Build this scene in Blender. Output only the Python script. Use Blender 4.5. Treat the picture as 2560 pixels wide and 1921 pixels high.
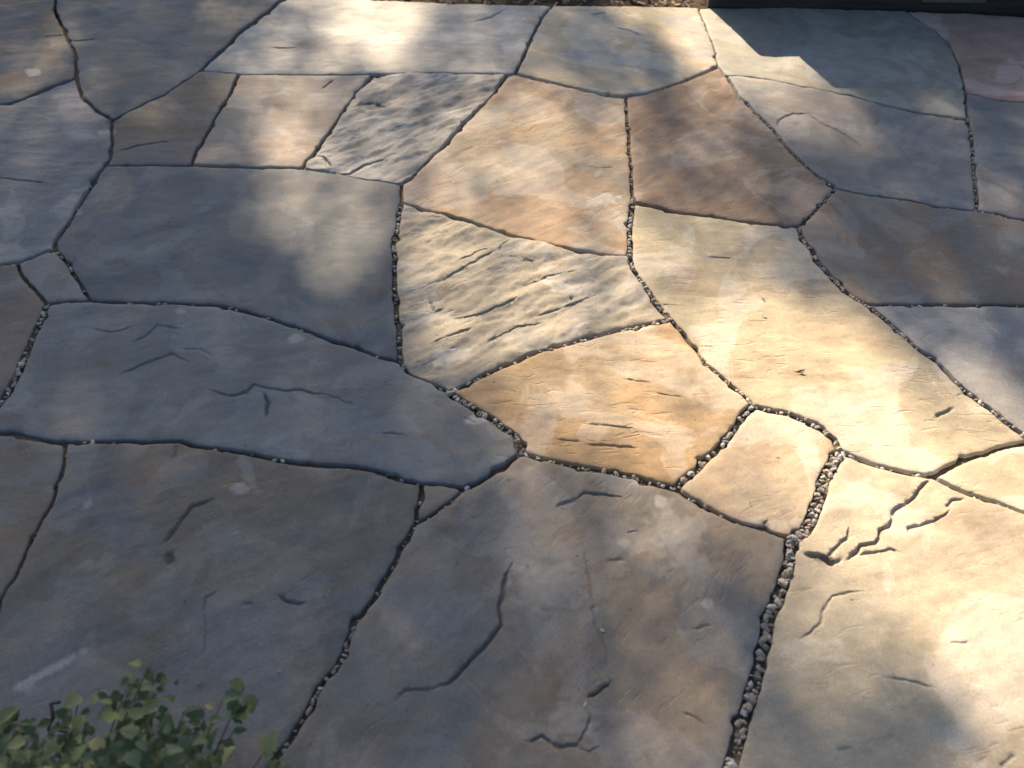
import bpy, bmesh, math, random
import numpy as np
from mathutils import Vector, Matrix, Euler
from mathutils.geometry import delaunay_2d_cdt
from mathutils.kdtree import KDTree

# ------------------------------------------------------------------ clear
for o in list(bpy.data.objects):
    bpy.data.objects.remove(o)
scene = bpy.context.scene
COL = scene.collection
random.seed(7)
rng = np.random.default_rng(11)

# ------------------------------------------------------------------ camera
CAM_H, PITCH, FOCAL = 1.5, math.radians(45.0), 2318.0      # focal in pixels of a 2560 wide picture
cam_d = bpy.data.cameras.new("camera")
cam = bpy.data.objects.new("camera", cam_d)
COL.objects.link(cam)
cam.location = (0, 0, CAM_H)
cam.rotation_euler = (math.pi / 2 - PITCH, 0, 0)
cam_d.sensor_width = 36.0
cam_d.lens = 36.0 * FOCAL / 2560.0
cam_d.clip_start, cam_d.clip_end = 0.05, 500.0
cam_d.dof.use_dof = True
cam_d.dof.focus_distance = 2.35
cam_d.dof.aperture_fstop = 3.5
scene.camera = cam

# ------------------------------------------------------------------ sky, sun, exposure
SUN_ELEV, SUN_AZ = math.radians(34.0), math.radians(-16.2)   # azimuth from +Y, negative to the left
TO_SUN = Vector((math.sin(SUN_AZ) * math.cos(SUN_ELEV), math.cos(SUN_AZ) * math.cos(SUN_ELEV), math.sin(SUN_ELEV)))
world = bpy.data.worlds.new("World")
scene.world = world
world.use_nodes = True
wn = world.node_tree
bg = wn.nodes["Background"]
sky = wn.nodes.new("ShaderNodeTexSky")
sky.sky_type = 'NISHITA'
sky.sun_disc = False
sky.sun_elevation = SUN_ELEV
sky.sun_rotation = SUN_AZ
sky.air_density, sky.dust_density, sky.ozone_density = 1.0, 1.8, 1.0
wn.links.new(sky.outputs[0], bg.inputs[0])
bg.inputs[1].default_value = 0.05
sun_d = bpy.data.lights.new("sun", 'SUN')
sun_d.energy = 5.0
sun_d.angle = math.radians(0.55)
sun_d.color = (1.0, 0.795, 0.55)
sun = bpy.data.objects.new("sun", sun_d)
COL.objects.link(sun)
sun.rotation_euler = TO_SUN.to_track_quat('Z', 'Y').to_euler()
scene.view_settings.view_transform = 'Standard'
scene.view_settings.look = 'None'
scene.view_settings.exposure = 1.55
scene.view_settings.gamma = 1.0
scene.view_settings.use_curve_mapping = False

# ------------------------------------------------------------------ helpers
def ground(u, v):
    """point of the patio plane seen at picture position (u, v)"""
    x, y = (u - 1280.0) / FOCAL, (960.5 - v) / FOCAL
    dn = math.sin(PITCH) - y * math.cos(PITCH)
    fw = math.cos(PITCH) + y * math.sin(PITCH)
    return (CAM_H * x / dn, CAM_H * fw / dn)

def picture(X, Y):
    fw = Y * math.cos(PITCH) + CAM_H * math.sin(PITCH)
    up = Y * math.sin(PITCH) - CAM_H * math.cos(PITCH)
    fw = np.maximum(fw, 0.2)
    return 1280.0 + FOCAL * X / fw, 960.5 - FOCAL * up / fw

_perm = np.random.default_rng(5).permutation(256)
_perm = np.concatenate([_perm, _perm])
_ang = np.random.default_rng(6).uniform(0, 2 * np.pi, 256)
def perlin(x, y):
    xi, yi = np.floor(x).astype(int), np.floor(y).astype(int)
    xf, yf = x - xi, y - yi
    u, v = xf * xf * xf * (xf * (xf * 6 - 15) + 10), yf * yf * yf * (yf * (yf * 6 - 15) + 10)
    def g(ix, iy, dx, dy):
        a = _ang[_perm[_perm[ix & 255] + (iy & 255)]]
        return np.cos(a) * dx + np.sin(a) * dy
    a = g(xi, yi, xf, yf); b = g(xi + 1, yi, xf - 1, yf)
    c = g(xi, yi + 1, xf, yf - 1); d = g(xi + 1, yi + 1, xf - 1, yf - 1)
    return ((a + (b - a) * u) * (1 - v) + (c + (d - c) * u) * v) * 1.5
def fbm(x, y, octaves=4, gain=0.5):
    s, a = 0, 1.0
    for k in range(octaves):
        s = s + a * perlin(x * 2 ** k + 17.3 * k, y * 2 ** k - 9.1 * k)
        a *= gain
    return s
def sstep(a, b, x):
    t = np.clip((x - a) / (b - a), 0, 1)
    return t * t * (3 - 2 * t)

def add(name, mesh, mat=None, parent=None, loc=None):
    o = bpy.data.objects.new(name, mesh)
    COL.objects.link(o)
    if mat is not None and not mesh.materials:
        mesh.materials.append(mat)
    if parent is not None:
        o.parent = parent
    if loc is not None:
        o.location = loc
    return o
def tag(o, label=None, cat=None, group=None, kind=None):
    if label: o["label"] = label
    if cat: o["category"] = cat
    if group: o["group"] = group
    if kind: o["kind"] = kind
    return o
def mesh_from(name, verts, faces, smooth=True):
    m = bpy.data.meshes.new(name)
    m.from_pydata([tuple(map(float, v)) for v in verts], [], [tuple(map(int, f)) for f in faces])
    m.update()
    if smooth:
        m.polygons.foreach_set("use_smooth", [True] * len(m.polygons))
    return m
def box_mesh(name, sx, sy, sz, bevel=0.006, warp=0.0, seg=2, cuts=0):
    bm = bmesh.new()
    bmesh.ops.create_cube(bm, size=1.0)
    bmesh.ops.scale(bm, vec=(sx, sy, sz), verts=bm.verts)
    bmesh.ops.translate(bm, vec=(0, 0, sz / 2), verts=bm.verts)
    if cuts:
        es = [e for e in bm.edges if abs((e.verts[0].co - e.verts[1].co).x) > 0.5 * sx]
        bmesh.ops.subdivide_edges(bm, edges=es, cuts=cuts)
    bmesh.ops.bevel(bm, geom=[e for e in bm.edges if e.calc_face_angle(0) > 0.5], offset=bevel, segments=seg, affect='EDGES')
    if warp:
        for v in bm.verts:
            v.co += Vector((random.uniform(-1, 1), random.uniform(-1, 1), random.uniform(-.5, .5))) * warp
    m = bpy.data.meshes.new(name)
    bm.to_mesh(m); bm.free()
    return m
def tube(points, radii, sides=6):
    """verts, faces of a tapered tube along points"""
    V, F = [], []
    n = len(points)
    for i, p in enumerate(points):
        p = Vector(p)
        d = (Vector(points[min(i + 1, n - 1)]) - Vector(points[max(i - 1, 0)])).normalized()
        a = d.cross(Vector((0.31, 0.22, 0.93))).normalized()
        b = d.cross(a)
        for k in range(sides):
            t = 2 * math.pi * k / sides
            V.append(p + (a * math.cos(t) + b * math.sin(t)) * radii[i])
    for i in range(n - 1):
        for k in range(sides):
            k2 = (k + 1) % sides
            F.append((i * sides + k, i * sides + k2, (i + 1) * sides + k2, (i + 1) * sides + k))
    F.append(tuple(range((n - 1) * sides, n * sides)))
    F.append(tuple(reversed(range(sides))))
    return V, F

# ------------------------------------------------------------------ materials
class N:
    def __init__(self, name):
        self.m = bpy.data.materials.new(name)
        self.m.use_nodes = True
        self.t = self.m.node_tree
        self.b = self.t.nodes["Principled BSDF"]
    def node(self, kind, **kw):
        n = self.t.nodes.new(kind)
        for k, v in kw.items():
            setattr(n, k, v)
        return n
    def link(self, a, b):
        self.t.links.new(a, b)
    def val(self, sock, v):
        if hasattr(v, "is_output") or isinstance(v, bpy.types.NodeSocket):
            self.link(v, sock)
        else:
            sock.default_value = v
    def math(self, op, a, b=0.0, c=None):
        n = self.node("ShaderNodeMath", operation=op)
        self.val(n.inputs[0], a); self.val(n.inputs[1], b)
        if c is not None: self.val(n.inputs[2], c)
        return n.outputs[0]
    def noise(self, vec, scale, detail=4.0, rough=0.5, dist=0.0):
        n = self.node("ShaderNodeTexNoise")
        self.link(vec, n.inputs["Vector"])
        n.inputs["Scale"].default_value = scale
        n.inputs["Detail"].default_value = detail
        n.inputs["Roughness"].default_value = rough
        n.inputs["Distortion"].default_value = dist
        return n.outputs["Fac"]
    def ramp(self, f, a, b, lo=0.0, hi=1.0):
        n = self.node("ShaderNodeMapRange", interpolation_type='SMOOTHSTEP')
        self.val(n.inputs["Value"], f)
        n.inputs["From Min"].default_value = a; n.inputs["From Max"].default_value = b
        n.inputs["To Min"].default_value = lo; n.inputs["To Max"].default_value = hi
        return n.outputs["Result"]
    def mix(self, f, a, b, mode='MIX'):
        n = self.node("ShaderNodeMix", data_type='RGBA', blend_type=mode)
        self.val(n.inputs[0], f); self.val(n.inputs[6], a); self.val(n.inputs[7], b)
        return n.outputs[2]
    def bump(self, h, strength, dist, nrm=None):
        n = self.node("ShaderNodeBump")
        n.inputs["Strength"].default_value = strength
        n.inputs["Distance"].default_value = dist
        self.link(h, n.inputs["Height"])
        if nrm is not None: self.link(nrm, n.inputs["Normal"])
        return n.outputs[0]

def flagstone_material():
    s = N("flagstone_sandstone")
    tc = s.node("ShaderNodeTexCoord")
    oi = s.node("ShaderNodeObjectInfo")
    off = s.node("ShaderNodeVectorMath", operation='SCALE')
    cmb = s.node("ShaderNodeCombineXYZ")
    for i in range(3): s.link(oi.outputs["Random"], cmb.inputs[i])
    s.link(cmb.outputs[0], off.inputs[0]); off.inputs["Scale"].default_value = 37.0
    vec = s.node("ShaderNodeVectorMath", operation='ADD')
    s.link(tc.outputs["Object"], vec.inputs[0]); s.link(off.outputs[0], vec.inputs[1])
    P = vec.outputs[0]
    def oattr(n):
        a = s.node("ShaderNodeAttribute", attribute_type='OBJECT', attribute_name=n)
        return a
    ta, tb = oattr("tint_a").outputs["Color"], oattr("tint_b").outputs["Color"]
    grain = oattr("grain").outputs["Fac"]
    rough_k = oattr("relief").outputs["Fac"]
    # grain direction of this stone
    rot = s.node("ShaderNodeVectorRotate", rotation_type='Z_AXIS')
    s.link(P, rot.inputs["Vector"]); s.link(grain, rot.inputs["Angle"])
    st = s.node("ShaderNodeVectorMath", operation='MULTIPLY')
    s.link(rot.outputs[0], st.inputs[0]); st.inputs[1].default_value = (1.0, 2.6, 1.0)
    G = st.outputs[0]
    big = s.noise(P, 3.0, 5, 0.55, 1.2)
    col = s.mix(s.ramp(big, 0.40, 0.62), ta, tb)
    # iron and manganese veils along the grain
    veil = s.noise(G, 4.0, 6, 0.6, 0.8)
    col = s.mix(s.ramp(veil, 0.52, 0.78, 0.0, 0.55), col, (0.235, 0.165, 0.115, 1))
    veil2 = s.noise(P, 5.5, 6, 0.6, 1.5)
    col = s.mix(s.ramp(veil2, 0.58, 0.78, 0.0, 0.28), col, (0.21, 0.21, 0.215, 1))
    blot = s.noise(P, 4.2, 7, 0.55, 0.9)
    hs = s.node("ShaderNodeHueSaturation")
    s.link(col, hs.inputs["Color"]); s.link(s.ramp(blot, 0.50, 0.545, 0.93, 1.10), hs.inputs["Value"]); s.link(s.ramp(blot, 0.50, 0.56, 1.15, 0.85), hs.inputs["Saturation"])
    col = hs.outputs[0]
    mid = s.noise(P, 16.0, 8, 0.62)
    hv = s.node("ShaderNodeHueSaturation")
    s.link(col, hv.inputs["Color"]); s.link(s.ramp(mid, 0.25, 0.75, 0.86, 1.14), hv.inputs["Value"])
    col = hv.outputs[0]
    fine = s.noise(P, 210.0, 4, 0.7)
    hv = s.node("ShaderNodeHueSaturation")
    s.link(col, hv.inputs["Color"]); s.link(s.ramp(fine, 0.2, 0.8, 0.84, 1.16), hv.inputs["Value"])
    col = hv.outputs[0]
    # small dark specks
    vo = s.node("ShaderNodeTexVoronoi", feature='F1')
    s.link(P, vo.inputs["Vector"]); vo.inputs["Scale"].default_value = 26.0
    spk = s.math('MULTIPLY', s.ramp(vo.outputs["Distance"], 0.05, 0.10, 1.0, 0.0), s.ramp(s.noise(P, 9.0, 2), 0.55, 0.62))
    col = s.mix(s.math('MULTIPLY', spk, 0.6), col, (0.05, 0.045, 0.04, 1))
    # mineral bloom and pale scuffs (vertex data), tiny pale flecks
    pale = s.node("ShaderNodeAttribute", attribute_type='GEOMETRY', attribute_name="pale").outputs["Fac"]
    pn = s.math('MULTIPLY', pale, s.ramp(s.noise(P, 60.0, 4), 0.25, 0.6, 0.55, 1.0))
    col = s.mix(pn, col, (0.55, 0.52, 0.48, 1))
    bloom = s.ramp(s.noise(P, 7.0, 7, 0.65, 0.5), 0.60, 0.80, 0.0, 0.22)
    col = s.mix(bloom, col, (0.46, 0.44, 0.41, 1))
    stain_shade = s.node("ShaderNodeAttribute", attribute_type='GEOMETRY', attribute_name="stain").outputs["Fac"]  # dark stains together with shade painted into cracks and pits
    col = s.mix(s.math('MULTIPLY', stain_shade, 0.8), col, (0.085, 0.075, 0.065, 1))
    s.link(col, s.b.inputs["Base Color"])
    s.link(s.ramp(mid, 0.3, 0.7, 0.62, 0.82), s.b.inputs["Roughness"])
    s.b.inputs["Specular IOR Level"].default_value = 0.16
    # cleft ripples + grit
    dsh = s.node("ShaderNodeVectorMath", operation='MULTIPLY')
    s.link(rot.outputs[0], dsh.inputs[0]); dsh.inputs[1].default_value = (1.0, 3.2, 1.0)
    rip = s.noise(dsh.outputs[0], 19.0, 2, 0.45, 0.7)
    patch = s.ramp(s.noise(P, 5.0, 3, 0.5), 0.40, 0.60)
    ripm = s.math('MULTIPLY', s.math('MULTIPLY', s.ramp(rip, 0.30, 0.42), rough_k), patch)
    n1 = s.bump(ripm, 0.6, 0.0022)
    n2 = s.bump(s.noise(P, 38.0, 6, 0.6), 0.42, 0.0018, n1)
    n3 = s.bump(fine, 0.45, 0.0005, n2)
    s.link(n3, s.b.inputs["Normal"])
    return s.m

def soil_material(name, a, b, scale=40.0, bump=0.01):
    s = N(name)
    tc = s.node("ShaderNodeTexCoord"); P = tc.outputs["Object"]
    n = s.noise(P, scale, 8, 0.65)
    col = s.mix(s.ramp(n, 0.35, 0.65), a, b)
    f = s.noise(P, scale * 9, 3, 0.7)
    col = s.mix(s.ramp(f, 0.45, 0.7, 0, 0.6), col, (b[0] * 1.5, b[1] * 1.5, b[2] * 1.5, 1))
    s.link(col, s.b.inputs["Base Color"])
    s.b.inputs["Roughness"].default_value = 0.95
    s.b.inputs["Specular IOR Level"].default_value = 0.15
    s.link(s.bump(n, 0.8, bump, s.bump(f, 0.6, bump * 0.25)), s.b.inputs["Normal"])
    return s.m

def pebble_material():
    s = N("crushed_gravel")
    oi = s.node("ShaderNodeObjectInfo")
    geo = s.node("ShaderNodeNewGeometry")
    tc = s.node("ShaderNodeTexCoord")
    r = s.math('FRACT', s.math('ADD', oi.outputs["Random"], geo.outputs["Random Per Island"]))
    cr = s.node("ShaderNodeValToRGB")
    s.link(r, cr.inputs[0])
    e = cr.color_ramp.elements
    e[0].position, e[0].color = 0.0, (0.16, 0.14, 0.12, 1)
    e[1].position, e[1].color = 1.0, (0.50, 0.48, 0.45, 1)
    for p, c in ((0.35, (0.24, 0.22, 0.195, 1)), (0.6, (0.32, 0.27, 0.22, 1)), (0.85, (0.36, 0.35, 0.33, 1))):
        x = e.new(p); x.color = c
    f = s.noise(tc.outputs["Object"], 300.0, 4, 0.6)
    hv = s.node("ShaderNodeHueSaturation")
    s.link(cr.outputs[0], hv.inputs["Color"]); s.link(s.ramp(f, 0.25, 0.75, 0.75, 1.25), hv.inputs["Value"])
    s.link(hv.outputs[0], s.b.inputs["Base Color"])
    s.b.inputs["Roughness"].default_value = 0.75
    s.link(s.bump(f, 0.4, 0.0008), s.b.inputs["Normal"])
    return s.m

def leaf_material(name, c0, c1, c2, c3):
    s = N(name)
    oi = s.node("ShaderNodeObjectInfo")
    tc = s.node("ShaderNodeTexCoord")
    cr = s.node("ShaderNodeValToRGB")
    s.link(oi.outputs["Random"], cr.inputs[0])
    e = cr.color_ramp.elements
    e[0].position, e[0].color = 0.0, c0
    e[1].position, e[1].color = 1.0, c3
    x = e.new(0.4); x.color = c1
    x = e.new(0.8); x.color = c2
    f = s.noise(tc.outputs["Object"], 120.0, 4, 0.6)
    hv = s.node("ShaderNodeHueSaturation")
    s.link(cr.outputs[0], hv.inputs["Color"]); s.link(s.ramp(f, 0.3, 0.7, 0.75, 1.25), hv.inputs["Value"])
    s.link(hv.outputs[0], s.b.inputs["Base Color"])
    s.b.inputs["Roughness"].default_value = 0.5
    s.b.inputs["Specular IOR Level"].default_value = 0.4
    tr = s.node("ShaderNodeBsdfTranslucent")
    s.link(hv.outputs[0], tr.inputs["Color"])
    mx = s.node("ShaderNodeMixShader"); mx.inputs[0].default_value = 0.3
    out = s.t.nodes["Material Output"]
    s.link(s.b.outputs[0], mx.inputs[1]); s.link(tr.outputs[0], mx.inputs[2]); s.link(mx.outputs[0], out.inputs[0])
    return s.m

def wood_material(name, a, b, axis=(0.6, 9.0, 9.0)):
    s = N(name)
    tc = s.node("ShaderNodeTexCoord")
    mp = s.node("ShaderNodeMapping"); mp.inputs["Scale"].default_value = axis
    s.link(tc.outputs["Object"], mp.inputs[0])
    g = s.noise(mp.outputs[0], 8.0, 8, 0.65, 0.6)
    col = s.mix(s.ramp(g, 0.3, 0.7), a, b)
    s.link(col, s.b.inputs["Base Color"])
    s.b.inputs["Roughness"].default_value = 0.8
    s.link(s.bump(g, 0.6, 0.004), s.b.inputs["Normal"])
    return s.m

M_STONE = flagstone_material()
M_SAND = soil_material("joint_sand", (0.085, 0.068, 0.05, 1), (0.17, 0.14, 0.105, 1), 45.0, 0.006)
M_SOIL = soil_material("garden_soil", (0.03, 0.023, 0.017, 1), (0.07, 0.05, 0.035, 1), 14.0, 0.02)
M_PEBBLE = pebble_material()
M_SHRUB = leaf_material("shrub_leaf", (0.09, 0.13, 0.065, 1), (0.14, 0.20, 0.10, 1), (0.26, 0.30, 0.12, 1), (0.40, 0.36, 0.17, 1))
M_SMALL = leaf_material("small_leaf", (0.09, 0.13, 0.06, 1), (0.09, 0.13, 0.06, 1), (0.12, 0.16, 0.07, 1), (0.12, 0.17, 0.08, 1))
M_CROWN = leaf_material("tree_leaf", (0.035, 0.07, 0.02, 1), (0.05, 0.1, 0.03, 1), (0.06, 0.12, 0.03, 1), (0.08, 0.13, 0.04, 1))
M_STEM = wood_material("brown_stem", (0.05, 0.03, 0.02, 1), (0.10, 0.065, 0.045, 1))
M_BARK = wood_material("tree_bark", (0.06, 0.045, 0.035, 1), (0.14, 0.11, 0.085, 1), (6, 6, 1))
M_TIMBER = wood_material("dark_stained_timber", (0.012, 0.011, 0.011, 1), (0.035, 0.031, 0.028, 1))
M_CHIP = wood_material("wood_chip", (0.10, 0.065, 0.04, 1), (0.36, 0.26, 0.16, 1), (3, 30, 30))
M_DRY = leaf_material("dry_leaf", (0.06, 0.045, 0.03, 1), (0.08, 0.055, 0.035, 1), (0.11, 0.075, 0.045, 1), (0.09, 0.06, 0.04, 1))
sm = N("galvanised_metal")  # grey for the added highlight strip
sm.b.inputs["Base Color"].default_value = (0.16, 0.165, 0.17, 1)
sm.b.inputs["Metallic"].default_value = 0.8
_tc = sm.node("ShaderNodeTexCoord")
sm.link(sm.ramp(sm.noise(_tc.outputs["Object"], 60.0, 4), 0.3, 0.7, 0.35, 0.6), sm.b.inputs["Roughness"])
M_METAL = sm.m

# ------------------------------------------------------------------ ground
def grid_mesh(name, x0, x1, y0, y1, nx, ny, zf):
    xs, ys = np.linspace(x0, x1, nx + 1), np.linspace(y0, y1, ny + 1)
    X, Y = np.meshgrid(xs, ys)
    Z = zf(X, Y)
    V = np.stack([X.ravel(), Y.ravel(), Z.ravel()], 1)
    F = [(j * (nx + 1) + i, j * (nx + 1) + i + 1, (j + 1) * (nx + 1) + i + 1, (j + 1) * (nx + 1) + i)
         for j in range(ny) for i in range(nx)]
    return mesh_from(name, V, F)
g = add("ground", grid_mesh("ground", -150, 150, -150, 150, 4, 4, lambda x, y: x * 0 - 0.055), M_SOIL)
tag(g, kind="structure")

# ------------------------------------------------------------------ the joints between the flagstones
# nodes in picture coordinates (u, v) of the patio plane, or ('g', X, Y) where they lie outside the picture
ND = dict(
    J1=(190, 195), J2=(279, 301), J3=(500, 178), J4=(1288, 184), J5=(262, 414), J6=(1004, 460), J7=(1565, 243),
    J8=(1795, 166), J9=(1815, 190), J10=(2420, 300), J11=(2414, 232), J12=(2440, 527), J13=(2090, 470), J14=(1995, 566),
    J15=(1582, 506), J16=(1575, 640), J17=(2165, 761), J18=(2592, 1103), J19=(2331, 1190), J20=(2099, 1129),
    J21=(1882, 1012), J22=(1676, 797), J23=(1004, 506), J24=(1001, 906), J25=(226, 751), J26=(116, 759), J27=(140, 625),
    J28=(42, 655), J29=('g', -1.16, 1.36), J30=(157, 1104), J31=(1054, 1210), J32=(1168, 1218), J33=(1305, 1132),
    J34=(1690, 1219), J35=(1123, 982), J36=(1981, 1347), J37=(1040, 1308),
    K1=(596, 185), K2=(932, 186), K3=(1270, 186), K4=(480, 412), K5=(756, 420),
    T0=('g', -3.2, 3.75), T7=('g', -2.5, 3.727), T1=('g', -1.80, 3.70), T2=('g', -.88, 3.65), T3=('g', .157, 3.571), T4=('g', .722, 3.555),
    T5=('g', 1.51, 3.525), T8=('g', 2.5, 3.45), T6=('g', 3.4, 3.44),
    L1=('g', -3.2, 2.76), L2=('g', -3.2, 1.95), L3=('g', -3.2, 1.42), M1=('g', -2.35, 2.80), M2=('g', -2.1, 1.97), M3=('g', -1.9, 1.40),
    B00=('g', -3.2, .28), B0=('g', -2.0, .30), B1=('g', -1.15, .30), B2=('g', -.42, .29), B3=('g', .25, .29), B4=('g', 1.45, .29), B5=('g', 3.4, .28),
    N1=('g', 2.4, 2.84), N2=('g', 2.2, 2.24), N3=('g', 2.05, 1.76), N4=('g', 1.85, 1.30), N5=('g', 1.65, 1.0),
    R1=('g', 3.4, 2.8), R2=('g', 3.4, 2.2), R3=('g', 3.4, 1.7), R4=('g', 3.4, 1.25), R5=('g', 3.4, .85),
)
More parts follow.
